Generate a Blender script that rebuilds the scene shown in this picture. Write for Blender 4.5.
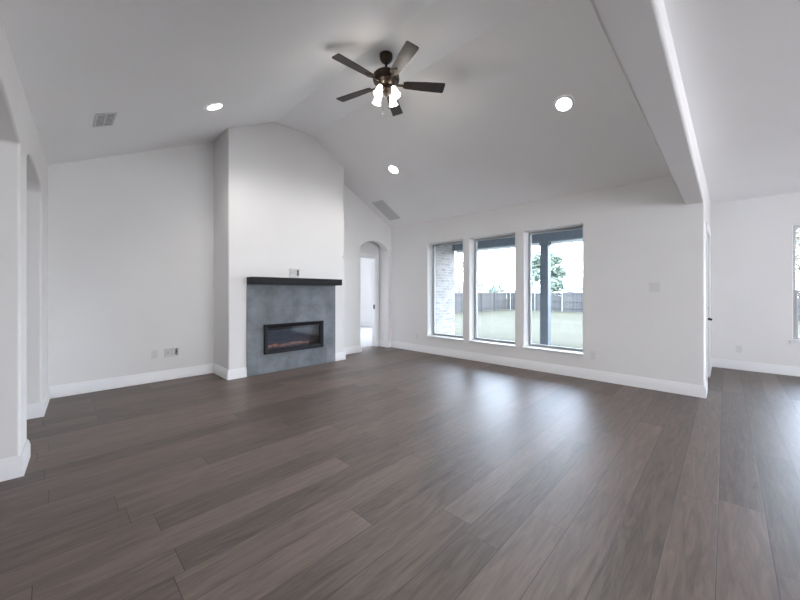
import bpy, bmesh, math, random
from mathutils import Vector, Matrix
PI = math.pi
scene = bpy.context.scene
for o in list(bpy.data.objects): bpy.data.objects.remove(o)

# ------------------------------------------------------------ camera, sky, sun, exposure
cam_d = bpy.data.cameras.new('camera'); cam = bpy.data.objects.new('camera', cam_d)
scene.collection.objects.link(cam); scene.camera = cam
cam_d.sensor_width = 36.0; cam_d.lens = 36.0*336/800; cam_d.shift_y = -8/800
cam_d.clip_start = 0.02; cam_d.clip_end = 500
cam.location = (0, 0, 1.25); cam.rotation_euler = (PI/2, 0, -math.radians(45.9))

EXPOSURE = 0.62
scene.view_settings.view_transform = 'Standard'; scene.view_settings.look = 'None'
scene.view_settings.gamma = 1; scene.view_settings.use_curve_mapping = False
scene.view_settings.exposure = EXPOSURE

world = bpy.data.worlds.new('sky'); scene.world = world; world.use_nodes = True
nt = world.node_tree; bg = nt.nodes['Background']
tc = nt.nodes.new('ShaderNodeTexCoord'); sp = nt.nodes.new('ShaderNodeSeparateXYZ')
cr = nt.nodes.new('ShaderNodeValToRGB')
cr.color_ramp.elements[0].position = 0.0; cr.color_ramp.elements[0].color = (.84, .90, 1, 1)
cr.color_ramp.elements[1].position = 0.7; cr.color_ramp.elements[1].color = (.55, .72, 1, 1)
nt.links.new(tc.outputs['Generated'], sp.inputs[0]); nt.links.new(sp.outputs['Z'], cr.inputs[0])
nt.links.new(cr.outputs[0], bg.inputs[0]); bg.inputs[1].default_value = 13.0

def lamp(name, kind, loc, energy, color=(1, 1, 1), **kw):
    d = bpy.data.lights.new(name, kind); d.energy = energy; d.color = color
    for k, v in kw.items():
        if k not in ('rot', 'aim'): setattr(d, k, v)
    o = bpy.data.objects.new(name, d); scene.collection.objects.link(o); o.location = loc
    if 'rot' in kw: o.rotation_euler = kw['rot']
    if 'aim' in kw: o.rotation_euler = Vector(kw['aim']).to_track_quat('-Z', 'Y').to_euler()
    return o
lamp('sun', 'SUN', (0, 0, 30), 4.0, (1, .96, .9), angle=math.radians(1.5), aim=(.35, .8, -.75))
# area fills added behind the camera and in the hall; bedroom window daylight last
lamp('fill_rear_area', 'AREA', (3.0, -4.9, 1.1), 108, (.95, .965, 1), shape='RECTANGLE', size=6.0, size_y=1.7, aim=(0, 1, 0))  # unseen fill added to brighten the room, wider than the rear opening
lamp('fill_hall_area', 'AREA', (-2.9, 1.6, 1.4), 12, (1, .95, .93), shape='RECTANGLE', size=3.0, size_y=1.6, aim=(1, 0.15, 0))  # unseen fill added in the hall, whose wall has no opening here
lamp('daylight_bedroom_window', 'AREA', (7.85, 7.4, 1.4), 60, (.92, .96, 1), shape='RECTANGLE', size=2.4, size_y=1.6, aim=(-1, .3, 0))

# ------------------------------------------------------------ helpers
COL = scene.collection
WORLD = {}
def finish(name, bm, mat, parent=None, smooth=False, bevel=0, seg=2, angle=35):
    bmesh.ops.recalc_face_normals(bm, faces=bm.faces)
    vs = [v.co for v in bm.verts]
    lo = Vector([min(v[i] for v in vs) for i in range(3)]); hi = Vector([max(v[i] for v in vs) for i in range(3)])
    c = Vector(((lo.x+hi.x)/2, (lo.y+hi.y)/2, lo.z))
    for v in bm.verts: v.co -= c
    me = bpy.data.meshes.new(name); bm.to_mesh(me); bm.free()
    for m in (mat if isinstance(mat, (list, tuple)) else [mat]): me.materials.append(m)
    if smooth or bevel:
        for p in me.polygons: p.use_smooth = True
    o = bpy.data.objects.new(name, me); COL.objects.link(o)
    if parent is not None: o.parent = parent; o.location = c - WORLD[parent]
    else: o.location = c
    WORLD[o] = c.copy()
    if bevel:
        b = o.modifiers.new('bevel', 'BEVEL'); b.width = bevel; b.segments = seg
        b.limit_method = 'ANGLE'; b.angle_limit = math.radians(angle); b.harden_normals = True
    elif smooth:
        me.set_sharp_from_angle(angle=math.radians(angle))
    return o
def thing(name, loc, label, cat, group=None):
    o = bpy.data.objects.new(name, None); COL.objects.link(o); o.location = loc
    o.empty_display_size = .1
    WORLD[o] = Vector(loc); return tag(o, label, cat, group)
def tag(o, label, cat, group=None, kind=None):
    o['label'] = label; o['category'] = cat
    if group: o['group'] = group
    if kind: o['kind'] = kind
    return o
def struct(o, label=None, cat=None):
    o['kind'] = 'structure'
    if label: o['label'] = label
    if cat: o['category'] = cat
    return o
def box(bm, x0, x1, y0, y1, z0, z1, M=None):
    r = [bm.verts.new((x, y, z)) for x in (x0, x1) for y in (y0, y1) for z in (z0, z1)]
    for f in ((0,1,3,2),(4,6,7,5),(0,4,5,1),(2,3,7,6),(0,2,6,4),(1,5,7,3)): bm.faces.new([r[i] for i in f])
    if M is not None:
        for v in r: v.co = M @ v.co
    return r
def prism(bm, pts, vec):
    vec = Vector(vec); a = [bm.verts.new(p) for p in pts]; b = [bm.verts.new(Vector(p)+vec) for p in pts]
    bm.faces.new(a); bm.faces.new(b[::-1]); n = len(a)
    for i in range(n): bm.faces.new((a[i], b[i], b[(i+1) % n], a[(i+1) % n]))
def lathe(bm, prof, M=None, n=24, cap=True):
    rings = []
    for r, z in prof:
        rings.append([bm.verts.new((r*math.cos(2*PI*k/n), r*math.sin(2*PI*k/n), z)) for k in range(n)])
    for a, b in zip(rings, rings[1:]):
        for k in range(n): bm.faces.new((a[k], a[(k+1) % n], b[(k+1) % n], b[k]))
    if cap:
        for rg in (rings[0], rings[-1]): bm.faces.new(rg)
    if M is not None:
        for rg in rings:
            for v in rg: v.co = M @ v.co
def tube(bm, pts, rads, n=8):
    pts = [Vector(p) for p in pts]; rings = []
    if not isinstance(rads, (list, tuple)): rads = [rads]*len(pts)
    for i, p in enumerate(pts):
        d = (pts[min(i+1, len(pts)-1)] - pts[max(i-1, 0)]).normalized()
        q = d.to_track_quat('Z', 'Y')
        rings.append([bm.verts.new(p + q @ Vector((rads[i]*math.cos(2*PI*k/n), rads[i]*math.sin(2*PI*k/n), 0))) for k in range(n)])
    for a, b in zip(rings, rings[1:]):
        for k in range(n): bm.faces.new((a[k], a[(k+1) % n], b[(k+1) % n], b[k]))
    bm.faces.new(rings[0]); bm.faces.new(rings[-1])
def one(name, mat, parent, fn, *a, **kw):
    bm = bmesh.new(); fn(bm, *a); return finish(name, bm, mat, parent, **kw)

# ------------------------------------------------------------ materials
def mat(name, color=(.8,.8,.8), rough=.5, metal=0, spec=.5, emit=None, estr=0):
    m = bpy.data.materials.new(name); m.use_nodes = True; b = m.node_tree.nodes['Principled BSDF']
    b.inputs['Base Color'].default_value = (*color, 1); b.inputs['Roughness'].default_value = rough
    b.inputs['Metallic'].default_value = metal; b.inputs['Specular IOR Level'].default_value = spec
    if emit: b.inputs['Emission Color'].default_value = (*emit, 1); b.inputs['Emission Strength'].default_value = estr
    return m
def noise_mat(name, c0, c1, scale, rough=.5, bump=0, bscale=None, detail=4, stretch=(1,1,1), spec=.5, p0=.35, p1=.65):
    m = mat(name, c0, rough, spec=spec); t = m.node_tree; N = t.nodes; L = t.links; b = N['Principled BSDF']
    g = N.new('ShaderNodeNewGeometry'); mp = N.new('ShaderNodeMapping'); mp.inputs['Scale'].default_value = stretch
    L.new(g.outputs['Position'], mp.inputs[0])
    n = N.new('ShaderNodeTexNoise'); n.inputs['Scale'].default_value = scale; n.inputs['Detail'].default_value = detail
    L.new(mp.outputs[0], n.inputs['Vector'])
    r = N.new('ShaderNodeValToRGB'); r.color_ramp.elements[0].color = (*c0, 1); r.color_ramp.elements[1].color = (*c1, 1)
    r.color_ramp.elements[0].position = p0; r.color_ramp.elements[1].position = p1
    L.new(n.outputs['Fac'], r.inputs[0]); L.new(r.outputs[0], b.inputs['Base Color'])
    if bump:
        n2 = N.new('ShaderNodeTexNoise'); n2.inputs['Scale'].default_value = bscale or scale*3; n2.inputs['Detail'].default_value = 3
        L.new(mp.outputs[0], n2.inputs['Vector'])
        bp = N.new('ShaderNodeBump'); bp.inputs['Strength'].default_value = bump; bp.inputs['Distance'].default_value = .01
        L.new(n2.outputs['Fac'], bp.inputs['Height']); L.new(bp.outputs[0], b.inputs['Normal'])
    return m
M = {}
M['wall'] = noise_mat('wall_paint', (.775,.765,.76), (.795,.785,.78), 1.2, .75, bump=.05, bscale=90, spec=.25)
M['kitchen_wall'] = M['wall']
M['ceiling'] = noise_mat('ceiling_paint', (.89,.885,.885), (.91,.90,.90), 1.2, .85, bump=.06, bscale=70, spec=.15)
M['trim'] = mat('white_trim_paint', (.82,.82,.83), .35, spec=.45)
M['plate'] = mat('white_plastic', (.70,.69,.69), .35)
M['dark_slot'] = mat('dark_slot', (.12,.12,.13), .6)
M['black'] = mat('black_powder_coat', (.008,.009,.012), .55, spec=.25)
M['mantel'] = noise_mat('black_stained_wood', (.008,.009,.011), (.018,.018,.019), 3, .6, bump=.3, bscale=14, stretch=(1,8,8), spec=.25)
M['bronze'] = mat('dark_bronze', (.045,.032,.024), .35, metal=.7)
M['blade'] = noise_mat('dark_walnut_blade', (.016,.011,.010), (.034,.023,.020), 8, .38, stretch=(1,1,1))
M['frost'] = mat('frosted_glass_lit', (.95,.95,.95), .4, emit=(1,.96,.88), estr=3.0)
M['bulb'] = mat('bulb_glow', (1,1,1), .4, emit=(1,.93,.82), estr=5)
M['led'] = mat('led_lens', (1,1,1), .4, emit=(1,.985,.95), estr=14)
M['grille'] = mat('grille_enamel', (.62,.62,.63), .45)
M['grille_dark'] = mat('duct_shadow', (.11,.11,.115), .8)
M['vinyl'] = mat('grey_vinyl_frame', (.40,.41,.41), .45)
M['vinyl_light'] = mat('pale_vinyl_frame', (.55,.56,.57), .45)
M['nickel'] = mat('dark_hardware', (.008,.008,.008), .6, metal=0, spec=.2)
M['door'] = mat('white_door_paint', (.80,.80,.81), .35)
M['header'] = noise_mat('slate_painted_wood', (.062,.073,.083), (.074,.085,.095), 3, .55)
M['fascia'] = mat('pale_fascia', (.80,.80,.80), .5)
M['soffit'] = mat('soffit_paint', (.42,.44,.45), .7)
M['concrete'] = noise_mat('concrete', (.40,.39,.37), (.47,.46,.44), 4, .85, bump=.2)
M['bark'] = noise_mat('bark', (.10,.085,.07), (.17,.15,.13), 6, .9)
M['carpet'] = noise_mat('pale_carpet', (.33,.325,.32), (.40,.39,.385), 60, .95, bump=.5, bscale=200)

def glass_mat():
    m = bpy.data.materials.new('window_glass'); m.use_nodes = True; t = m.node_tree; N = t.nodes; L = t.links
    N.remove(N['Principled BSDF']); out = N['Material Output']
    tr = N.new('ShaderNodeBsdfTransparent'); tr.inputs[0].default_value = (.95,.97,.97,1)
    gl = N.new('ShaderNodeBsdfGlossy'); gl.inputs['Roughness'].default_value = .02
    fr = N.new('ShaderNodeFresnel'); fr.inputs[0].default_value = 1.3
    mx = N.new('ShaderNodeMixShader'); L.new(fr.outputs[0], mx.inputs[0]); L.new(tr.outputs[0], mx.inputs[1]); L.new(gl.outputs[0], mx.inputs[2])
    L.new(mx.outputs[0], out.inputs[0]); return m
M['glass'] = glass_mat()

def floor_mat():
    m = mat('dark_plank_floor', (.1,.08,.07), .35, spec=.62); t = m.node_tree; N = t.nodes; L = t.links; b = N['Principled BSDF']
    def math_(op, a, c=None):
        n = N.new('ShaderNodeMath'); n.operation = op
        for i, v in enumerate((a, c)):
            if v is None: continue
            if isinstance(v, (int, float)): n.inputs[i].default_value = v
            else: L.new(v, n.inputs[i])
        return n.outputs[0]
    g = N.new('ShaderNodeNewGeometry'); s = N.new('ShaderNodeSeparateXYZ'); L.new(g.outputs['Position'], s.inputs[0])
    W_, LEN = .19, 1.55
    v = math_('DIVIDE', math_('SUBTRACT', s.outputs['Y'], .03), W_)
    row = math_('FLOOR', v); fv = math_('SUBTRACT', v, row)
    wn = N.new('ShaderNodeTexWhiteNoise'); wn.noise_dimensions = '1D'; L.new(row, wn.inputs['W'])
    u = math_('ADD', math_('DIVIDE', s.outputs['X'], LEN), math_('MULTIPLY', wn.outputs['Value'], 7.3))
    col = math_('FLOOR', u); fu = math_('SUBTRACT', u, col)
    cid = N.new('ShaderNodeCombineXYZ'); L.new(row, cid.inputs[0]); L.new(col, cid.inputs[1])
    w2 = N.new('ShaderNodeTexWhiteNoise'); w2.noise_dimensions = '3D'; L.new(cid.outputs[0], w2.inputs['Vector'])
    # seams
    dv = math_('MULTIPLY', math_('MINIMUM', fv, math_('SUBTRACT', 1, fv)), W_)
    du = math_('MULTIPLY', math_('MINIMUM', fu, math_('SUBTRACT', 1, fu)), LEN)
    d = math_('MINIMUM', dv, du)
    mr = N.new('ShaderNodeMapRange'); L.new(d, mr.inputs[0]); mr.inputs[1].default_value = .0004; mr.inputs[2].default_value = .0026
    # grain coordinates shifted per plank
    off = N.new('ShaderNodeVectorMath'); off.operation = 'MULTIPLY_ADD'
    L.new(w2.outputs['Color'], off.inputs[0]); off.inputs[1].default_value = (17, 23, 5); L.new(g.outputs['Position'], off.inputs[2])
    mp = N.new('ShaderNodeMapping'); mp.inputs['Scale'].default_value = (1.0, 9, 1); L.new(off.outputs[0], mp.inputs[0])
    n1 = N.new('ShaderNodeTexNoise'); n1.inputs['Scale'].default_value = 2.2; n1.inputs['Detail'].default_value = 7; n1.inputs['Roughness'].default_value = .62
    n1.inputs['Distortion'].default_value = 1.6
    L.new(mp.outputs[0], n1.inputs['Vector'])
    mp2 = N.new('ShaderNodeMapping'); mp2.inputs['Scale'].default_value = (3, 60, 1); L.new(off.outputs[0], mp2.inputs[0])
    n2 = N.new('ShaderNodeTexNoise'); n2.inputs['Scale'].default_value = 3; n2.inputs['Detail'].default_value = 4; L.new(mp2.outputs[0], n2.inputs['Vector'])
    f = math_('ADD', math_('MULTIPLY', w2.outputs['Value'], .22), math_('ADD', math_('MULTIPLY', n1.outputs['Fac'], .75), math_('MULTIPLY', n2.outputs['Fac'], .25)))
    r = N.new('ShaderNodeValToRGB'); e = r.color_ramp.elements
    e[0].position = .36; e[0].color = (.045,.031,.024,1); e[1].position = .84; e[1].color = (.180,.134,.114,1)
    L.new(f, r.inputs[0])
    mx = N.new('ShaderNodeMix'); mx.data_type = 'RGBA'; L.new(mr.outputs[0], mx.inputs[0]); mx.inputs[6].default_value = (.020,.016,.015,1); L.new(r.outputs[0], mx.inputs[7])
    L.new(mx.outputs[2], b.inputs['Base Color'])
    rr = N.new('ShaderNodeMapRange'); L.new(n1.outputs['Fac'], rr.inputs[0]); rr.inputs[3].default_value = .39; rr.inputs[4].default_value = .50
    L.new(rr.outputs[0], b.inputs['Roughness'])
    h = math_('ADD', math_('MULTIPLY', mr.outputs[0], 1.0), math_('MULTIPLY', n2.outputs['Fac'], .35))
    bp = N.new('ShaderNodeBump'); bp.inputs['Strength'].default_value = .35; bp.inputs['Distance'].default_value = .0015
    L.new(h, bp.inputs['Height']); L.new(bp.outputs[0], b.inputs['Normal'])
    return m
M['floor'] = floor_mat()

def brick_mat(name, c1, c2, mortar, bw, bh, ms, axis='XZ', rough=.8, spec=.3, bump=.4, offset=.5, speck=None):
    m = mat(name, c1, rough, spec=spec); t = m.node_tree; N = t.nodes; L = t.links; b = N['Principled BSDF']
    g = N.new('ShaderNodeNewGeometry'); s = N.new('ShaderNodeSeparateXYZ'); c = N.new('ShaderNodeCombineXYZ'); L.new(g.outputs['Position'], s.inputs[0])
    L.new(s.outputs[axis[0]], c.inputs[0]); L.new(s.outputs[axis[1]], c.inputs[1])
    br = N.new('ShaderNodeTexBrick'); L.new(c.outputs[0], br.inputs['Vector']); br.inputs['Scale'].default_value = 1
    br.inputs['Color1'].default_value = (*c1,1); br.inputs['Color2'].default_value = (*c2,1); br.inputs['Mortar'].default_value = (*mortar,1)
    br.inputs['Brick Width'].default_value = bw; br.inputs['Row Height'].default_value = bh; br.inputs['Mortar Size'].default_value = ms; br.offset = offset
    src = br.outputs['Color']
    if speck:
        n = N.new('ShaderNodeTexNoise'); n.inputs['Scale'].default_value = speck[0]; n.inputs['Detail'].default_value = 7; n.inputs['Roughness'].default_value = .65
        L.new(g.outputs['Position'], n.inputs['Vector'])
        rp = N.new('ShaderNodeMapRange'); rp.inputs[1].default_value = .3; rp.inputs[2].default_value = .7; rp.inputs[3].default_value = speck[1]; rp.inputs[4].default_value = speck[2]
        L.new(n.outputs['Fac'], rp.inputs[0])
        mx = N.new('ShaderNodeVectorMath'); mx.operation = 'SCALE'; L.new(src, mx.inputs[0]); L.new(rp.outputs[0], mx.inputs['Scale']); src = mx.outputs[0]
    L.new(src, b.inputs['Base Color'])
    bp = N.new('ShaderNodeBump'); bp.inputs['Strength'].default_value = bump; bp.inputs['Distance'].default_value = .004; bp.invert = True
    L.new(br.outputs['Fac'], bp.inputs['Height']); L.new(bp.outputs[0], b.inputs['Normal'])
    return m
M['tile'] = brick_mat('slate_grey_tile', (.170,.185,.205), (.205,.220,.240), (.13,.14,.155), .61, .34, .0022, rough=.42, bump=.5, speck=(3.2, .68, 1.35))
M['white_brick'] = brick_mat('whitewashed_brick', (.30,.275,.26), (.195,.18,.165), (.31,.285,.27), .22, .076, .010, speck=(6, .85, 1.08))

def fence_mat(name, axis):
    m = mat(name, (.2,.2,.2), .85, spec=.2); t = m.node_tree; N = t.nodes; L = t.links; b = N['Principled BSDF']
    g = N.new('ShaderNodeNewGeometry'); s = N.new('ShaderNodeSeparateXYZ'); L.new(g.outputs['Position'], s.inputs[0])
    a = N.new('ShaderNodeMath'); a.operation = 'DIVIDE'; L.new(s.outputs[axis], a.inputs[0]); a.inputs[1].default_value = .14
    fl = N.new('ShaderNodeMath'); fl.operation = 'FLOOR'; L.new(a.outputs[0], fl.inputs[0])
    w = N.new('ShaderNodeTexWhiteNoise'); w.noise_dimensions = '1D'; L.new(fl.outputs[0], w.inputs['W'])
    r = N.new('ShaderNodeValToRGB'); r.color_ramp.elements[0].color = (.044,.042,.042,1); r.color_ramp.elements[1].color = (.072,.068,.064,1)
    L.new(w.outputs['Value'], r.inputs[0]); L.new(r.outputs[0], b.inputs['Base Color']); return m
M['fence_x'] = fence_mat('weathered_pickets', 'X'); M['fence_y'] = fence_mat('weathered_pickets_rear', 'Y')
M['post_metal'] = mat('galvanised_post', (.22,.22,.23), .5)
M['grass'] = noise_mat('mown_lawn', (.045,.040,.024), (.053,.046,.029), .5, .95, bump=.5, bscale=25, detail=6, spec=.1)
M['far_grass'] = M['grass']

# ------------------------------------------------------------ ceiling profile of the vault
ZF = 3.915
def zc(x):
    if x < 2.42: return 3.915 - (2.42-x)*.478
    if x > 3.08: return 3.915 - (x-3.08)*.535
    return 3.915
def zk(x): return min(2.735, 2.42 + max(0, x-1.6)*.060)

# ------------------------------------------------------------ wall builder: a grid sheet with openings, extruded to its thickness
def arch(u, u0, u1, spring, rise):
    if rise == .10: return spring + rise*math.sqrt(max(0, 1-((u-(u0+u1)/2)/((u1-u0)/2))**2))
    t = (u-(u0+u1)/2)/((u1-u0)/2)
    R = ((u1-u0)**2/4 + rise*rise)/(2*rise)
    return spring + math.sqrt(max(0, R*R - (t*(u1-u0)/2)**2)) - (R-rise)
def wall(name, us, vs, holes, P, vec, top=None, arches=(), mt='wall', bevel=.018):
    """holes: (u0,u1,v0,v1) rectangles; arches: (u0,u1,spring,rise) from the floor up"""
    us = set(us); vs = set(vs)
    for u0, u1, v0, v1 in holes: us |= {u0, u1}; vs |= {v0, v1}
    for u0, u1, s, r in arches:
        for k in range(17): us.add(round(u0+(u1-u0)*k/16, 5))
        us |= {u0, u1}; vs.add(s)
    us = sorted(us); vs = sorted(vs); bm = bmesh.new(); V = {}
    def vert(i, j):
        if (i, j) in V: return V[(i, j)]
        u, v = us[i], vs[j]
        for u0, u1, s, r in arches:
            if v == s and u0 <= u <= u1: v = arch(u, u0, u1, s, r)
        if top and j == len(vs)-1: v = top(u)
        V[(i, j)] = bm.verts.new(P(u, v)); return V[(i, j)]
    for i in range(len(us)-1):
        um = (us[i]+us[i+1])/2
        for j in range(len(vs)-1):
            vm = (vs[j]+vs[j+1])/2
            if any(a < um < b and c < vm < d for a, b, c, d in holes): continue
            if any(a < um < b and vm < s for a, b, s, r in arches): continue
            bm.faces.new((vert(i, j), vert(i+1, j), vert(i+1, j+1), vert(i, j+1)))
    r = bmesh.ops.extrude_face_region(bm, geom=list(bm.faces))
    for g in r['geom']:
        if isinstance(g, bmesh.types.BMVert): g.co += Vector(vec)
    return struct(finish(name, bm, M[mt], bevel=bevel, seg=3))

# ------------------------------------------------------------ floor and ceilings
def poly(bm, pts, dz=-.05): prism(bm, pts, (0, 0, dz))
struct(one('floor', M['floor'], None, poly, [(-3.1,-5.1,0),(7.8,-5.1,0),(7.8,.30,0),(5.55,.30,0),(5.55,5.88,0),(-3.1,5.88,0)]))
struct(one('floor', M['carpet'], None, poly, [(3.7,5.88,0.004),(8.0,5.88,0.004),(8.0,10.1,0.004),(3.7,10.1,0.004)]))
bm = bmesh.new()
prism(bm, [(-.62,.25,zc(-.62)),(2.42,.25,ZF),(3.08,.25,ZF),(5.5,.25,zc(5.5)),(5.5,.25,zc(5.5)+.12),(3.08,.25,ZF+.12),(2.42,.25,ZF+.12),(-.62,.25,zc(-.62)+.12)], (0,5.6,0))
struct(finish('ceiling', bm, M['ceiling']))
bm = bmesh.new()
xs = [-3.1, 1.6, 6.85, 7.85]
prism(bm, [(x,-5.1,zk(x)) for x in xs]+[(x,-5.1,zk(x)+.1) for x in xs[::-1]], (0,5.3,0))
struct(finish('ceiling', bm, M['ceiling']))
struct(one('ceiling', M['ceiling'], None, box, -3.1,-.40,.3,5.85,2.62,2.70))
struct(one('ceiling', M['ceiling'], None, box, 3.72,5.5,5.58,5.88,2.46,2.52))
struct(one('ceiling', M['ceiling'], None, box, 3.7,8.05,5.88,10.1,2.74,2.84))

# ------------------------------------------------------------ walls
th = math.atan(.0495); cs, sn = math.cos(th), math.sin(th)
WL = lambda y: -.325 + .0495*y
def PL(y, z): return (WL(y), y, z)
wall('wall_left', [.30, 5.8], [-.05, 2.5, 2.8], [], PL, (-.30*cs, .30*sn, 0), top=lambda y: zc(WL(y))+.03,
     arches=[(1.00, 3.44, 2.255, .15), (3.78, 4.93, 2.255, .10)])
wall('wall_alcove', [-.4, 1.80], [-.05, 2.7], [], lambda x, z: (x, 5.70, z), (0, .15, 0), top=lambda x: zc(x)+.03)
wall('wall_chimney', [1.735, 2.42, 3.08, 3.76], [-.05, 2.7], [(2.28, 3.23, .345, .705)], lambda x, z: (x, 5.08, z), (0, .7, 0), top=lambda x: zc(x)+.03)
wall('wall_back', [3.70, 5.50], [-.05, 2.5, 2.60], [], lambda x, z: (x, 5.46, z), (0, .14, 0), top=lambda x: max(2.6, zc(x)+.03),
     arches=[(4.46, 5.25, 2.20, .155)])
WIN = [(1.495, 2.365), (2.525, 3.40), (3.55, 4.40)]
WZ0, WZ1 = .355, 2.24
wall('wall_right', [.18, 5.56], [-.05, 2.75], [(a, b, WZ0, WZ1) for a, b in WIN], lambda y, z: (5.35, y, z), (.25, 0, 0))
wall('wall_niche', [5.479, 5.80], [-.05, 2.5], [], lambda y, z: (5.2495, y, z), (.22, 0, 0), bevel=0)
wall('wall_niche', [5.52, 5.80], [-.05, 2.5], [], lambda y, z: (3.72, y, z), (.12, 0, 0), bevel=0)
wall('wall_bedroom', [3.72, 5.50], [-.05, 2.5, 2.78], [(4.37, 5.15, -.05, 2.035)], lambda x, z: (x, 5.76, z), (0, .12, 0), bevel=0)
wall('wall_patio', [5.45, 7.80], [-.05, 2.72], [(5.78, 6.70, -.05, 2.06)], lambda x, z: (x, .18, z), (0, .14, 0), top=lambda x: zk(x)+.03)
wall('wall_kitchen', [-5.1, .30], [-.05, 2.77], [(-1.66, -.725, .54, 2.25)], lambda y, z: (7.69, y, z), (.16, 0, 0))
wall('wall_rear', [-3.1, 7.8], [-.05, 2.6], [(1.9, 3.3, .9, 2.2)], lambda x, z: (x, -5.0, z), (0, -.15, 0), top=lambda x: zk(x)+.03)
wall('wall_hall', [-5.1, 5.85], [-.05, 2.75], [], lambda y, z: (-3.0, y, z), (-.12, 0, 0), bevel=0)
wall('wall_hall', [-3.1, -.5], [-.05, 2.75], [], lambda x, z: (x, 5.74, z), (0, .12, 0), bevel=0)
wall('wall_bedroom', [3.7, 8.1], [-.05, 2.8], [], lambda x, z: (x, 9.95, z), (0, .12, 0), bevel=0)
wall('wall_bedroom', [5.85, 10.05], [-.05, 2.8], [(6.2, 8.6, .6, 2.2)], lambda y, z: (7.93, y, z), (.12, 0, 0), bevel=0)
wall('wall_bedroom', [5.85, 10.05], [-.05, 2.8], [], lambda y, z: (3.72, y, z), (.12, 0, 0), bevel=0)
# the dropped beam between the vaulted room and the kitchen
struct(one('trim_1', M['wall'], None, box, -3.05, 5.42, .18, .362, 2.31, 4.04, bevel=.018, seg=3))

# baseboards
PROF = [(0,0),(.017,0),(.017,.098),(.013,.106),(.011,.122),(.006,.134),(.004,.142),(0,.142)]
def baseboard(name, pts, side=1):
    pts = [Vector(p) for p in pts]; bm = bmesh.new(); rings = []
    for i, p in enumerate(pts):
        ns = []
        for a, b in ((i-1, i), (i, i+1)):
            if a >= 0 and b < len(pts):
                d = (pts[b]-pts[a]).normalized(); ns.append(Vector((-d.y, d.x))*side)
        n = ns[0] if len(ns) == 1 else (ns[0]+ns[1])/(1+ns[0].dot(ns[1]))
        rings.append([bm.verts.new((p.x+n.x*q, p.y+n.y*q, z)) for q, z in PROF])
    for a, b in zip(rings, rings[1:]):
        for k in range(len(PROF)): bm.faces.new((a[k], a[(k+1)%len(PROF)], b[(k+1)%len(PROF)], b[k]))
    bm.faces.new(rings[0]); bm.faces.new(rings[-1])
    return struct(finish(name, bm, M['trim'], smooth=True, angle=30))
def jb(y, t=.298): return (WL(y)-t*cs, y+t*sn)
baseboard('baseboard_left', [jb(3.44), (WL(3.44), 3.44), (WL(3.78), 3.78), jb(3.78)], -1)
baseboard('baseboard_left', [jb(4.93), (WL(4.93), 4.93), (WL(5.7), 5.70), (1.735, 5.70), (1.735, 5.08), (1.985, 5.08)], -1)
baseboard('baseboard_back', [(3.542, 5.08), (3.76, 5.08), (3.76, 5.46), (4.46, 5.46), (4.46, 5.60)], -1)
baseboard('baseboard_right', [(5.25, 5.755), (5.25, 5.46), (5.35, 5.46), (5.35, .18), (5.70, .18)], -1)
baseboard('baseboard_kitchen', [(6.78, .18), (7.69, .18), (7.69, -4.98)], -1)
baseboard('baseboard_bedroom', [(3.84, 9.95), (7.93, 9.95), (7.93, 5.9)], -1)

# ------------------------------------------------------------ windows
def window(name, X, y0, y1, z0, z1, m, sash=False, fw=.032, deep=.085):
    """grey vinyl unit set deep in the drywall opening, glass on its outer half, white stool at the bottom"""
    xf0, xf1 = X+deep, X+deep+.06
    bm = bmesh.new()
    box(bm, xf0, xf1, y0, y0+fw, z0, z1); box(bm, xf0, xf1, y1-fw, y1, z0, z1)
    box(bm, xf0, xf1, y0+fw, y1-fw, z0, z0+fw); box(bm, xf0, xf1, y0+fw, y1-fw, z1-fw, z1)
    f = struct(finish(name, bm, m))
    one('window_glass', M['glass'], f, box, xf0+.03, xf0+.036, y0+fw*.8, y1-fw*.8, z0+fw*.8, z1-fw*.8)
    if sash:
        zm = (z0+z1)/2-.13
        bm = bmesh.new()
        box(bm, xf0+.006, xf0+.03, y0+fw, y1-fw, zm-.02, zm+.02)
        box(bm, xf0-.01, xf0+.026, y0+fw, y0+fw+.022, z0+fw, zm-.02); box(bm, xf0-.01, xf0+.026, y1-fw-.022, y1-fw, z0+fw, zm-.02)
        finish('window_sash', bm, m, f)
    else:
        bm = bmesh.new(); q = fw; g = .007
        box(bm, xf0-.012, xf0+.004, y0+q-g, y0+q+g, z0+q-g, z1-q+g); box(bm, xf0-.012, xf0+.004, y1-q-g, y1-q+g, z0+q-g, z1-q+g)
        box(bm, xf0-.012, xf0+.004, y0+q, y1-q, z0+q-g, z0+q+g); box(bm, xf0-.012, xf0+.004, y0+q, y1-q, z1-q-g, z1-q+g)
        finish('glazing_bead', bm, m, f)
    bm = bmesh.new(); box(bm, X-.028, xf0, y0-(.03 if sash else .0)-.02, y1+(.03 if sash else 0)+.02, z0-.022, z0+.002)
    s = finish('window_sill', bm, M['trim'], f, bevel=.006, seg=2)
    if sash:
        one('sill_apron', M['trim'], f, box, X-.014, X+.001, y0-.03, y1+.03, z0-.085, z0-.022)
    return f
for i, (a, b) in enumerate(WIN[::-1]):
    window('window_%d' % (i+1), 5.35, a, b, WZ0, WZ1, M['vinyl'], deep=.175)
window('window_4', 7.69, -1.66, -.725, .54, 2.25, M['vinyl_light'], sash=True)

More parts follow.
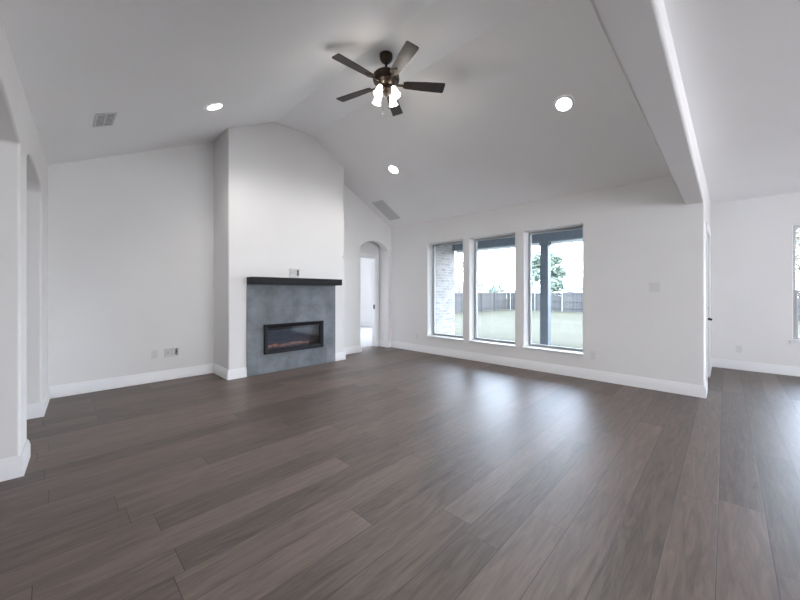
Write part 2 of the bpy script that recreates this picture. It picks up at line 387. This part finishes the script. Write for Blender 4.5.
# bedroom doorway (no leaf in view): casing, jamb liner, strike plate
bm = bmesh.new()
for x0, x1 in ((4.30, 4.37), (5.15, 5.225)): box(bm, x0, x1, 5.742, 5.76, 0, 2.105)
box(bm, 4.37, 5.15, 5.742, 5.76, 2.035, 2.105)
box(bm, 5.135, 5.15, 5.76, 5.88, 0, 2.035); box(bm, 4.37, 4.385, 5.76, 5.88, 0, 2.035); box(bm, 4.385, 5.135, 5.76, 5.88, 2.02, 2.035)
d1 = struct(finish('door_1', bm, M['trim']))
one('strike_plate', M['nickel'], d1, box, 5.128, 5.1355, 5.785, 5.825, .86, .96)

# patio door, seen almost edge-on
d2 = struct(one('door_2', M['door'], None, box, 5.80, 6.68, .205, .248, .01, 2.04))
bm = bmesh.new()
for x0, x1 in ((5.71, 5.79), (6.69, 6.77)): box(bm, x0, x1, .164, .18, 0, 2.13)
box(bm, 5.79, 6.69, .164, .18, 2.05, 2.13)
finish('door_casing', bm, M['trim'], d2)
bm = bmesh.new(); tube(bm, [(6.60,.205,.86),(6.60,.150,.86)], .015, 10); tube(bm, [(6.60,.152,.86),(6.54,.148,.86),(6.47,.150,.858)], .014, 8)
lathe(bm, [(.030,0),(.030,.012)], Matrix.Translation((6.60,.205,.86)) @ Matrix.Rotation(PI/2, 4, 'X'), 20)
finish('door_handle', bm, M['nickel'], d2, smooth=True)
bm = bmesh.new(); lathe(bm, [(.026,0),(.026,.014),(.012,.018),(.012,.034)], Matrix.Translation((6.60,.205,1.03)) @ Matrix.Rotation(PI/2, 4, 'X'), 20)
finish('deadbolt', bm, M['grille'], d2, smooth=True)
for z in (.25, 1.03, 1.80):
    bm = bmesh.new(); tube(bm, [(5.80,.198,z-.05),(5.80,.198,z+.05)], .008, 8)
    finish('hinge', bm, M['grille'], d2, smooth=True)
one('door_threshold', M['nickel'], d2, box, 5.79, 6.69, .185, .30, 0, .012)

# ------------------------------------------------------------ fireplace
def tile_sheet(bm):
    for x0, x1, z0, z1 in ((1.985,2.285,0,1.365),(3.225,3.542,0,1.365),(2.285,3.225,0,.35),(2.285,3.225,.70,1.365)):
        box(bm, x0, x1, 5.058, 5.079, z0, z1)
tl = one('tile_surround', M['tile'], None, tile_sheet)
tag(tl, 'grey slate-look tile panel covering the lower chimney wall under the black mantel', 'tile surround')
mt = one('mantel_shelf', M['mantel'], None, box, 1.985, 3.535, 4.84, 5.079, 1.366, 1.470, bevel=.004)
tag(mt, 'thick black wooden mantel shelf above the grey tiled fireplace', 'mantel')
fp = thing('electric_fireplace', (2.755, 5.06, .295), 'black-framed electric fireplace with glowing log bed set in grey tile', 'fireplace')
bm = bmesh.new(); x0, x1, z0, z1 = 2.232, 3.278, .296, .752
q = .058
def ringpts(x0, x1, z0, z1, y): return [(x0,y,z0),(x1,y,z0),(x1,y,z1),(x0,y,z1)]
R = [ringpts(x0,x1,z0,z1,5.057), ringpts(x0,x1,z0,z1,5.030), ringpts(x0+.012,x1-.012,z0+.012,z1-.012,5.024), ringpts(x0+q,x1-q,z0+q,z1-q,5.040), ringpts(x0+q,x1-q,z0+q,z1-q,5.075)]
RV = [[bm.verts.new(p) for p in r] for r in R]
for a, b in zip(RV, RV[1:]):
    for k in range(4): bm.faces.new((a[k], a[(k+1)%4], b[(k+1)%4], b[k]))
for k in range(4): bm.faces.new((RV[-1][k], RV[-1][(k+1)%4], RV[0][(k+1)%4], RV[0][k]))
finish('fireplace_frame', bm, M['black'], fp)
X0, X1, Z0, Z1 = x0+q-.004, x1-q+.004, z0+q-.004, z1-q+.004
M['firebox'] = noise_mat('firebox_reflection_tint', (.20,.225,.25), (.27,.30,.33), 5, .35, stretch=(1,1,6))  # bluish grey lightened to carry the room's reflection in the glass
bm = bmesh.new(); YB = 5.22
box(bm, X0, X1, YB, YB+.01, Z0, Z1); box(bm, X0-.008, X0, 5.078, YB+.01, Z0, Z1); box(bm, X1, X1+.008, 5.078, YB+.01, Z0, Z1)
box(bm, X0, X1, 5.078, YB, Z0-.004, Z0+.002); box(bm, X0, X1, 5.078, YB, Z1-.002, Z1+.004)
finish('firebox', bm, M['firebox'], fp)
one('hood_louver', M['black'], fp, box, X0+.002, X1-.002, 5.10, 5.125, Z1-.045, Z1-.004)
m = bpy.data.materials.new('dark_tinted_glass'); m.use_nodes = True; t = m.node_tree; N = t.nodes; L = t.links; N.remove(N['Principled BSDF'])
tr = N.new('ShaderNodeBsdfTransparent'); tr.inputs[0].default_value = (.72,.78,.86,1); gl = N.new('ShaderNodeBsdfGlossy'); gl.inputs['Roughness'].default_value = .06
fr = N.new('ShaderNodeFresnel'); fr.inputs[0].default_value = 1.9; mx = N.new('ShaderNodeMixShader')
L.new(fr.outputs[0], mx.inputs[0]); L.new(tr.outputs[0], mx.inputs[1]); L.new(gl.outputs[0], mx.inputs[2]); L.new(mx.outputs[0], N['Material Output'].inputs[0])
one('fireplace_glass', m, fp, box, X0+.001, X1-.001, 5.062, 5.066, Z0+.001, Z1-.001)
rnd = random.Random(4)
M['pebble'] = noise_mat('glass_pebbles', (.22,.23,.28), (.70,.66,.70), 40, .2)
bm = bmesh.new()
for k in range(420):
    s = rnd.uniform(.006, .013); px = rnd.uniform(X0+.015, X1-.015); py = rnd.uniform(5.085, YB-.012)
    r = bmesh.ops.create_icosphere(bm, subdivisions=1, radius=s)
    for v in r['verts']: v.co = Vector((v.co.x*1.2+px, v.co.y+py, v.co.z*.7+Z0+.012+ (py-5.08)*.16))
o = finish('ember_bed', bm, M['pebble'], fp); o['kind'] = 'stuff'
M['log'] = noise_mat('glowing_logs', (.25,.16,.14), (.85,.70,.66), 22, .7, bump=.5)
b_ = M['log'].node_tree.nodes['Principled BSDF']; b_.inputs['Emission Color'].default_value = (1,.36,.18,1); b_.inputs['Emission Strength'].default_value = .22
for k in range(11):
    cx = X0+.06+(X1-X0-.12)*k/10 + rnd.uniform(-.015,.015); a = rnd.uniform(-.5,.5); l = rnd.uniform(.05,.075); cy = 5.135+rnd.uniform(-.02,.03); cz = Z0+.045+rnd.uniform(-.006,.016)
    tilt = rnd.uniform(-.35,.35)
    pts = [(cx+math.cos(a)*l*t, cy+math.sin(a)*l*t*.5, cz+tilt*l*t+rnd.uniform(-.003,.003)) for t in (-1,-.4,.3,1)]
    bm = bmesh.new(); tube(bm, pts, [.010,.015,.014,.008], 8); finish('fire_log', bm, M['log'], fp, smooth=True)

# ------------------------------------------------------------ ceiling fan
FX, FY = 2.605, 2.742
fan = thing('ceiling_fan', (FX, FY, 3.40), 'dark bronze ceiling fan with five walnut blades and four lit glass shades', 'ceiling fan')
T = lambda z: Matrix.Translation((FX, FY, z))
bm = bmesh.new(); lathe(bm, [(.022,3.83),(.045,3.835),(.066,3.86),(.074,3.895),(.074,3.914)], T(0), 28); finish('canopy', bm, M['bronze'], fan, smooth=True)
bm = bmesh.new(); lathe(bm, [(.013,3.70),(.013,3.84)], T(0), 14); finish('downrod', bm, M['bronze'], fan, smooth=True)
bm = bmesh.new(); lathe(bm, [(.018,3.79),(.02,3.775),(.05,3.77),(.075,3.745),(.13,3.735),(.148,3.715),(.150,3.675),(.138,3.645),(.12,3.632),(.10,3.62),(.085,3.60),(.06,3.59)], T(-.04), 36)
finish('motor_housing', bm, M['bronze'], fan, smooth=True)
bm = bmesh.new(); lathe(bm, [(.055,3.592),(.075,3.575),(.078,3.545),(.06,3.525),(.03,3.515),(.012,3.49),(.004,3.485)], T(-.04), 30)
finish('light_fitter', bm, M['bronze'], fan, smooth=True)
ZB = 3.590
for k in range(5):
    an = math.radians(105+72*k)
    Mb = Matrix.Translation((FX, FY, ZB)) @ Matrix.Rotation(an, 4, 'Z') @ Matrix.Rotation(math.radians(-12), 4, 'X')
    bm = bmesh.new()
    out = [(.195,-.040),(.23,-.050),(.45,-.064),(.652,-.070),(.664,-.064),(.668,-.05),(.668,.05),(.664,.064),(.652,.070),(.45,.064),(.23,.050),(.195,.040)]
    prism(bm, [Mb @ Vector((x,y,-.003)) for x, y in out], Mb.to_3x3() @ Vector((0,0,.007)))
    bl = finish('fan_blade', bm, M['blade'], fan)
    bm = bmesh.new()
    box(bm, .10, .215, -.014, .014, -.012, -.005, Mb)
    prism(bm, [Mb @ Vector(p) for p in ((.20,-.03,-.010),(.235,-.042,-.010),(.29,-.012,-.010),(.29,.012,-.010),(.235,.042,-.010),(.20,.03,-.010))], Mb.to_3x3() @ Vector((0,0,.0065)))
    finish('blade_iron', bm, M['bronze'], bl)
for k in range(4):
    an = math.radians(8+90*k); dx, dy = math.cos(an), math.sin(an)
    p0 = Vector((FX+.045*dx, FY+.045*dy, 3.528)); p1 = Vector((FX+.085*dx, FY+.085*dy, 3.528)); p2 = Vector((FX+.105*dx, FY+.105*dy, 3.510))
    bm = bmesh.new(); tube(bm, [p0, p1, p2], .011, 8); arm = finish('lamp_arm', bm, M['bronze'], fan, smooth=True)
    ax = Vector((dx*.36, dy*.36, -1)).normalized()
    Ms = Matrix.Translation(p2) @ ax.to_track_quat('Z', 'Y').to_matrix().to_4x4()
    bm = bmesh.new(); lathe(bm, [(.024,-.006),(.027,.012),(.036,.034),(.038,.058),(.042,.084),(.053,.106),(.050,.106),(.039,.084),(.035,.058),(.033,.034),(.023,.013)], Ms, 24, cap=False)
    finish('lamp_shade', bm, M['frost'], fan, smooth=True)
    bm = bmesh.new(); lathe(bm, [(.010,.01),(.014,.03),(.022,.050),(.023,.062),(.015,.075),(.004,.08)], Ms, 14)
    finish('light_bulb', bm, M['bulb'], fan, smooth=True)
    lp = p2 + ax*.19
    lamp('fan_lamp', 'POINT', lp, 1.0, (1,.93,.84), shadow_soft_size=.05)
for s, zb in ((-1, 3.27), (1, 3.33)):
    bm = bmesh.new(); tube(bm, [(FX+.02*s, FY-.03*s, 3.48), (FX+.02*s, FY-.03*s, zb)], .0012, 5)
    c = finish('pull_chain', bm, M['bronze'], fan)
    bm = bmesh.new(); lathe(bm, [(.002,zb+.004),(.007,zb-.006),(.007,zb-.02),(.002,zb-.026)], Matrix.Translation((FX+.02*s, FY-.03*s, 0)), 10)
    finish('chain_knob', bm, M['bronze'], c, smooth=True)

# ------------------------------------------------------------ recessed lights and vents on the sloping ceiling
def slope_frame(x, y):
    k = .478 if x < 2.42 else -.535
    n = Vector((k, 0, -1)).normalized(); u = Vector((1, 0, k)).normalized(); v = n.cross(u)
    Mx = Matrix(((u.x, v.x, n.x, x), (u.y, v.y, n.y, y), (u.z, v.z, n.z, zc(x)), (0,0,0,1)))
    return Mx, n      # local +Z points down into the room
def downlight(x, y, label):
    Mx, n = slope_frame(x, y)
    t = thing('recessed_light', (x, y, zc(x)), label, 'ceiling light', 'recessed downlights in the vaulted ceiling')
    bm = bmesh.new(); lathe(bm, [(.080,.001),(.080,.006),(.096,.009),(.108,.004),(.109,.001)], Mx, 32, cap=False); finish('trim_ring', bm, M['trim'], t, smooth=True)
    bm = bmesh.new(); lathe(bm, [(.080,.002),(.080,.006),(.04,.014),(.002,.016)], Mx, 32); finish('light_lens', bm, M['led'], t, smooth=True)
    lamp('downlight_beam', 'SPOT', Vector((x,y,zc(x)))+n*.03, 54, (1,.97,.93), spot_size=math.radians(135), spot_blend=.9, shadow_soft_size=.06, aim=n)
downlight(1.284, 4.20, 'round lit recessed light on the left ceiling slope near the chimney wall')
downlight(4.098, 4.128, 'round lit recessed light between the ceiling fan and the white slotted grille')
downlight(1.284, 1.324, 'unseen recessed light added on the left ceiling slope nearest the dropped beam')  # extra fixture out of view, added to brighten the floor and left side
downlight(4.054, 1.324, 'round lit recessed light nearest the dropped beam, right of the fan')

Mx, n = slope_frame(.345, 4.32)
t = thing('ceiling_vent', (.345, 4.32, zc(.345)), 'small rectangular louvred air vent on the left ceiling slope', 'air vent')
bm = bmesh.new(); w, h = .068, .155
for a in ((-w-.014,w+.014,-h-.02,-h),(-w-.014,w+.014,h,h+.02),(-w-.014,-w,-h,h),(w,w+.014,-h,h)): box(bm, a[0],a[1],a[2],a[3],.001,.010, Mx)
finish('vent_frame', bm, M['grille'], t)
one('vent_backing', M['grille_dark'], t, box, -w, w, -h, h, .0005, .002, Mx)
bm = bmesh.new()
for k in range(8):
    y = -h+.03+k*(2*h-.04)/8
    prism(bm, [Mx @ Vector(p) for p in ((-w,y,.006),(-w,y+.010,.002),(w,y+.010,.002),(w,y,.006))], Mx.to_3x3() @ Vector((0,.003,.001)))
box(bm, -.004, .004, -h, h, .003, .011, Mx)
finish('vent_louvers', bm, M['grille'], t)

Mx, n = slope_frame(4.86, 5.11)
t = thing('return_grille', (4.86, 5.11, zc(4.86)), 'long pale return air grille on the right ceiling slope above the arched doorway', 'air vent')
w, h = .27, .13
bm = bmesh.new()
for a in ((-w-.03,w+.03,-h-.03,-h),(-w-.03,w+.03,h,h+.03),(-w-.03,-w,-h,h),(w,w+.03,-h,h)): box(bm, a[0],a[1],a[2],a[3],.001,.010, Mx)
for k in (1,2,3): box(bm, -w+k*w/2-.008, -w+k*w/2+.008, -h, h, .001, .009, Mx)
finish('vent_frame', bm, M['grille'], t)
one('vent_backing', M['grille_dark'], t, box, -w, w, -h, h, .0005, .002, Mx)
bm = bmesh.new()
for k in range(20):
    x = -w+.004+k*2*w/20
    prism(bm, [Mx @ Vector(p) for p in ((x,-h,.002),(x+.018,-h,.008),(x+.018,h,.008),(x,h,.002))], Mx.to_3x3() @ Vector((.002,0,.001)))
finish('vent_louvers', bm, M['grille'], t)

# ------------------------------------------------------------ electrical plates
def plate(name, c, nrm, w, h, label, cat, kind, group=None):
    nrm = Vector(nrm); up = Vector((0,0,1)); u = up.cross(nrm)
    Mx = Matrix(((u.x, up.x, nrm.x, c[0]), (u.y, up.y, nrm.y, c[1]), (u.z, up.z, nrm.z, c[2]), (0,0,0,1)))
    t = thing(name, (c[0], c[1], c[2]-h/2), label, cat, group)
    one('cover_plate', M['plate'], t, box, -w/2, w/2, -h/2, h/2, .0, .006, Mx, bevel=.002)
    if kind == 'outlet':
        for s in (-1, 1):
            r = one('receptacle', M['plate'], t, box, -.017, .017, s*.020-.014, s*.020+.014, .006, .0085, Mx, bevel=.001)
            bm = bmesh.new()
            for q in (-.006, .006): box(bm, q-.001, q+.001, s*.020-.004, s*.020+.005, .0085, .0088, Mx)
            finish('slot', bm, M['dark_slot'], r)
    if kind == 'switch':
        for s in (-.023, .023):
            one('rocker_switch', M['plate'], t, box, s-.016, s+.016, -.033, .033, .006, .010, Mx, bevel=.001)
    return t, Mx
plate('wall_outlet', (5.349, 1.356, .353), (-1,0,0), .075, .118, 'white wall outlet just right of the right-hand window, near the baseboard', 'outlet', 'outlet', 'wall outlets')
plate('wall_outlet', (5.349, 4.684, .31), (-1,0,0), .075, .118, 'white wall outlet left of the leftmost window, near the arched doorway', 'outlet', 'outlet', 'wall outlets')
plate('wall_outlet', (7.689, -.155, .335), (-1,0,0), .075, .118, 'white wall outlet low on the far kitchen wall left of its window', 'outlet', 'outlet', 'wall outlets')
plate('wall_outlet', (.985, 5.699, .385), (0,-1,0), .075, .118, 'white wall outlet low on the left alcove wall beside the recessed box', 'outlet', 'outlet', 'wall outlets')
plate('light_switch', (5.349, .653, 1.315), (-1,0,0), .118, .118, 'white double rocker light switch on the wall right of the windows', 'light switch', 'switch')
def media_box(name, c, w, h, label):
    t = thing(name, (c[0], c[1], c[2]-h/2), label, 'recessed box')
    bm = bmesh.new(); x0, x1, z0, z1 = c[0]-w/2, c[0]+w/2, c[2]-h/2, c[2]+h/2; y = c[1]
    for a in ((x0,x1,z0,z0+.014),(x0,x1,z1-.014,z1),(x0,x0+.014,z0+.014,z1-.014),(x1-.014,x1,z0+.014,z1-.014)): box(bm, a[0],a[1],y-.020,y,a[2],a[3])
    finish('box_frame', bm, M['plate'], t, bevel=.002)
    one('box_back', M['grille'], t, box, x0+.012, x1-.012, y-.004, y-.001, z0+.012, z1-.012)
    r = one('receptacle', M['plate'], t, box, x0+.022, x0+.058, y-.010, y-.004, z0+.022, z1-.022, bevel=.001)
    one('slot', M['dark_slot'], r, box, x0+.037, x0+.043, y-.0105, y-.0098, c[2]-.02, c[2]+.02)
    bm = bmesh.new(); tube(bm, [(x1-.04,y-.008,z1-.03),(x1-.035,y-.016,c[2]),(x1-.045,y-.010,z0+.03)], .006, 8); finish('cable', bm, M['dark_slot'], t, smooth=True)
    one('side_port', M['dark_slot'], t, box, x1-.028, x1-.016, y-.008, y-.004, z0+.02, z1-.018)
media_box('media_box', (1.18, 5.699, .39), .17, .13, 'white recessed media box low on the left alcove wall')
media_box('media_box', (2.752, 5.079, 1.565), .17, .135, 'white recessed media box on the chimney wall just above the black mantel')
bm = bmesh.new(); tube(bm, [(3.715,5.079,1.885),(3.715,5.062,1.885),(3.715,5.058,1.915)], .007, 8)
lathe(bm, [(.014,0),(.014,.004)], Matrix.Translation((3.715,5.079,1.885)) @ Matrix.Rotation(PI/2,4,'X'), 14)
tag(finish('wall_hook', bm, M['grille'], smooth=True), 'tiny grey hook near the right edge of the chimney wall', 'hook')

# ------------------------------------------------------------ patio and garden
struct(one('floor_patio', M['concrete'], None, box, 5.61, 8.25, .34, 5.6, -.22, -.10))
struct(one('ceiling_patio', M['soffit'], None, box, 5.60, 8.55, .0, 5.62, 2.80, 2.92))
struct(one('wall_brick', M['white_brick'], None, box, 5.61, 8.05, 5.60, 5.74, -.3, 2.80))
hd = thing('patio_header', (8.02, 2.97, 2.41), 'dark slate-painted patio roof beam seen across the tops of the windows', 'beam')
one('beam_body', M['header'], hd, box, 7.93, 8.10, .34, 5.599, 2.425, 2.795)
one('fascia_board', M['fascia'], hd, box, 8.10, 8.14, .34, 5.599, 2.365, 2.795)
ps = thing('patio_post', (8.02, 3.03, -.10), 'square dark patio post standing outside the right-hand window', 'post')
one('post_shaft', M['header'], ps, box, 7.93, 8.11, 2.94, 3.12, -.04, 2.33)
bm = bmesh.new(); box(bm, 7.915, 8.125, 2.925, 3.135, -.10, -.04); finish('post_base', bm, M['header'], ps)
one('post_cap', M['header'], ps, box, 7.915, 8.098, 2.925, 3.135, 2.33, 2.424)

def zg(x): return -.14 - .46*min(1, max(0, (x-9)/14))
bm = bmesh.new()
xs = [7.2, 8.27, 9, 12, 16, 20, 23, 34, 60, 160]; ys = [-90, -20, 0, 10, 20, 160]
G = [[bm.verts.new((x, y, zg(x))) for y in ys] for x in xs]
for i in range(len(xs)-1):
    for j in range(len(ys)-1): bm.faces.new((G[i][j], G[i+1][j], G[i+1][j+1], G[i][j+1]))
lawn = struct(finish('ground_lawn', bm, M['grass']))

def fence(name, a, b, m, label, side, step=2.55):
    a = Vector(a); b = Vector(b); L_ = (b-a).length; d = (b-a)/L_; nn = Vector((-d.y, d.x))*side
    z = zg(33 if m == 'fence_y' else 24)
    t = thing(name, ((a.x+b.x)/2, (a.y+b.y)/2, z), label, 'fence')
    ang = math.atan2(d.y, d.x); Mf = Matrix.Translation((a.x, a.y, z)) @ Matrix.Rotation(ang, 4, 'Z')
    rnd = random.Random(7); bm = bmesh.new(); k = 0
    while k*.14 < L_-.1:
        h = 1.80+rnd.uniform(-.012,.012); box(bm, k*.14, k*.14+.132, -.01, .01, .03, h, Mf); k += 1
    finish('picket_panel', bm, M[m], t)
    for zz in (.3, .95, 1.6):
        one('fence_rail', M[m], t, box, 0, L_, side*.012 if side > 0 else -.05, .05 if side > 0 else -.012, zz, zz+.09, Mf)
    k = 0
    while k*step <= L_:
        bm = bmesh.new(); c = Mf @ Vector((k*step, side*.085, 0)); tube(bm, [(c.x, c.y, z), (c.x, c.y, z+1.86)], .04, 8)
        finish('fence_post', bm, M['post_metal' if m == 'fence_y' else m], t, smooth=True); k += 1
fence('wooden_fence', (33, 16.5), (15.5, 16.5), 'fence_x', 'weathered grey picket fence along the left side of the lawn, seen through the left windows', 1)
fence('wooden_fence', (33.1, -12), (33.1, 16.4), 'fence_y', 'weathered grey picket fence with metal posts across the far end of the lawn', 1)

def leaf_mat(name, c0, c1): return noise_mat(name, c0, c1, .9, .8, spec=.2)
M['leaf'] = leaf_mat('leaf_green', (.11,.145,.11), (.18,.215,.17)); M['leaf_pale'] = leaf_mat('leaf_pale', (.15,.14,.11), (.25,.23,.19))
def tree(x, y, h, r, n, label, m='leaf', seed=1, trunk=.16, base=.35, sz=.35):
    rnd = random.Random(seed); z0 = zg(x)
    t = thing('tree', (x, y, z0), label, 'tree', 'trees beyond the lawn')
    bm = bmesh.new(); tube(bm, [(x,y,z0-.2),(x+.05,y,z0+h*.3),(x,y+.1,z0+h*.6),(x+.1,y,z0+h*.9)], [trunk,trunk*.8,trunk*.5,.03], 8)
    finish('trunk', bm, M['bark'], t, smooth=True)
    clumps = []
    bm = bmesh.new()
    for k in range(13):
        a = rnd.uniform(0, 2*PI); zz = z0+h*(base+rnd.uniform(.05,1-base)); f = 1-((zz-z0)/h-.55)**2*2.6
        rr = r*max(.2, f)*rnd.uniform(.45,.9); e = Vector((x+rr*math.cos(a), y+rr*math.sin(a), zz))
        s = Vector((x, y, z0+ (zz-z0)*.72)); mid = (s+e)/2+Vector((0,0,.1*r)); tube(bm, [s, mid, e], [trunk*.35, trunk*.2, .015], 5); clumps.append((e, r*rnd.uniform(.28,.45)))
    clumps.append((Vector((x,y,z0+h*.9)), r*.35))
    finish('branches', bm, M['bark'], t, smooth=True)
    bm = bmesh.new()
    for k in range(n):
        c, cr_ = rnd.choice(clumps); v = Vector((rnd.gauss(0,1), rnd.gauss(0,1), rnd.gauss(0,.8))).normalized()*cr_*rnd.uniform(.3,1.1)+c
        q = Vector((rnd.gauss(0,1), rnd.gauss(0,1), rnd.gauss(0,1))).normalized().to_track_quat('Z','Y'); s = sz*rnd.uniform(.6,1.2)
        pts = [v+q@Vector(p) for p in ((-s*.5,0,0),(0,-s*.28,s*.06),(s*.5,0,0),(0,s*.28,s*.06))]
        bm.faces.new([bm.verts.new(p) for p in pts])
    finish('foliage', bm, M[m], t)
def P(u, d):
    l = (u-400)/336*d; t_ = math.radians(45.9); return (d*math.sin(t_)+l*math.cos(t_), d*math.cos(t_)-l*math.sin(t_))
x, y = P(543, 40); tree(x, y, 5.9, 2.6, 9000, 'leafy green tree beyond the fence behind the dark patio post', seed=3, sz=.36)
x, y = P(459, 33); tree(x, y, 5.0, 1.8, 420, 'thin pale tree beside the white brick wall, in the leftmost window', 'leaf_pale', seed=5, trunk=.10, sz=.26)
x, y = P(477, 70); tree(x, y, 4.3, 2.0, 700, 'small distant tree at the left edge of the middle window', seed=8, sz=.4)
x, y = P(496, 75); tree(x, y, 4.6, 2.4, 700, 'small distant tree above the roofs in the middle window', seed=9, sz=.4)
x, y = P(806, 31); tree(x, y, 8.5, 4.3, 2600, 'tall pale leafy tree outside the kitchen window', 'leaf_pale', seed=12, base=.25, sz=.4)

def house(x, y, ang, w, d, hw, hr, wc, rc, label, wins=3):
    z0 = zg(x); t = thing('house', (x, y, z0), label, 'house', 'houses beyond the fence')
    Mh = Matrix.Translation((x, y, z0)) @ Matrix.Rotation(math.radians(ang), 4, 'Z')
    wl = one('house_wall', wc, t, box, -d/2, d/2, -w/2, w/2, 0, hw, Mh)
    bm = bmesh.new(); e = .45; o_ = w/2-d/2+.3
    A = [bm.verts.new(Mh @ Vector(p)) for p in ((-d/2-e,-w/2-e,hw),(d/2+e,-w/2-e,hw),(d/2+e,w/2+e,hw),(-d/2-e,w/2+e,hw),(0,-o_,hw+hr),(0,o_,hw+hr))]
    for f in ((0,1,4),(1,2,5,4),(2,3,5),(3,0,4,5),(0,3,2,1)): bm.faces.new([A[i] for i in f])
    finish('roof', bm, rc, t)
    for k in range(wins):
        yy = -w/2+w*(k+.5)/wins
        one('house_window', M['grille_dark'], wl, box, -d/2-.03, -d/2+.01, yy-.55, yy+.55, .9, 2.0, Mh)
wc1 = mat('pale_house_brick', (.40,.38,.37), .8); rc1 = noise_mat('pale_shingles', (.22,.23,.26), (.28,.29,.32), 2, .9)
wc2 = mat('rose_house_brick', (.32,.25,.25), .8); rc2 = noise_mat('blue_grey_shingles', (.10,.13,.18), (.14,.17,.22), 2, .9)
x, y = P(484, 85); house(x, y, -25, 7, 7, 2.3, 1.9, wc2, rc1, 'distant house with pale roof on the left of the middle window')
x, y = P(507, 98); house(x, y, -30, 8.5, 7, 2.2, 1.7, wc1, rc1, 'distant pale-roofed house behind the small tree in the middle window')
x, y = P(592, 62); house(x, y, 0, 8.0, 7, 2.5, 2.4, wc1, rc2, 'blue-grey roofed house at the right edge of the right-hand window')
x, y = P(455, 60); house(x, y, -20, 7.5, 7, 2.3, 1.6, wc1, rc2, 'low house beyond the side fence in the leftmost window')
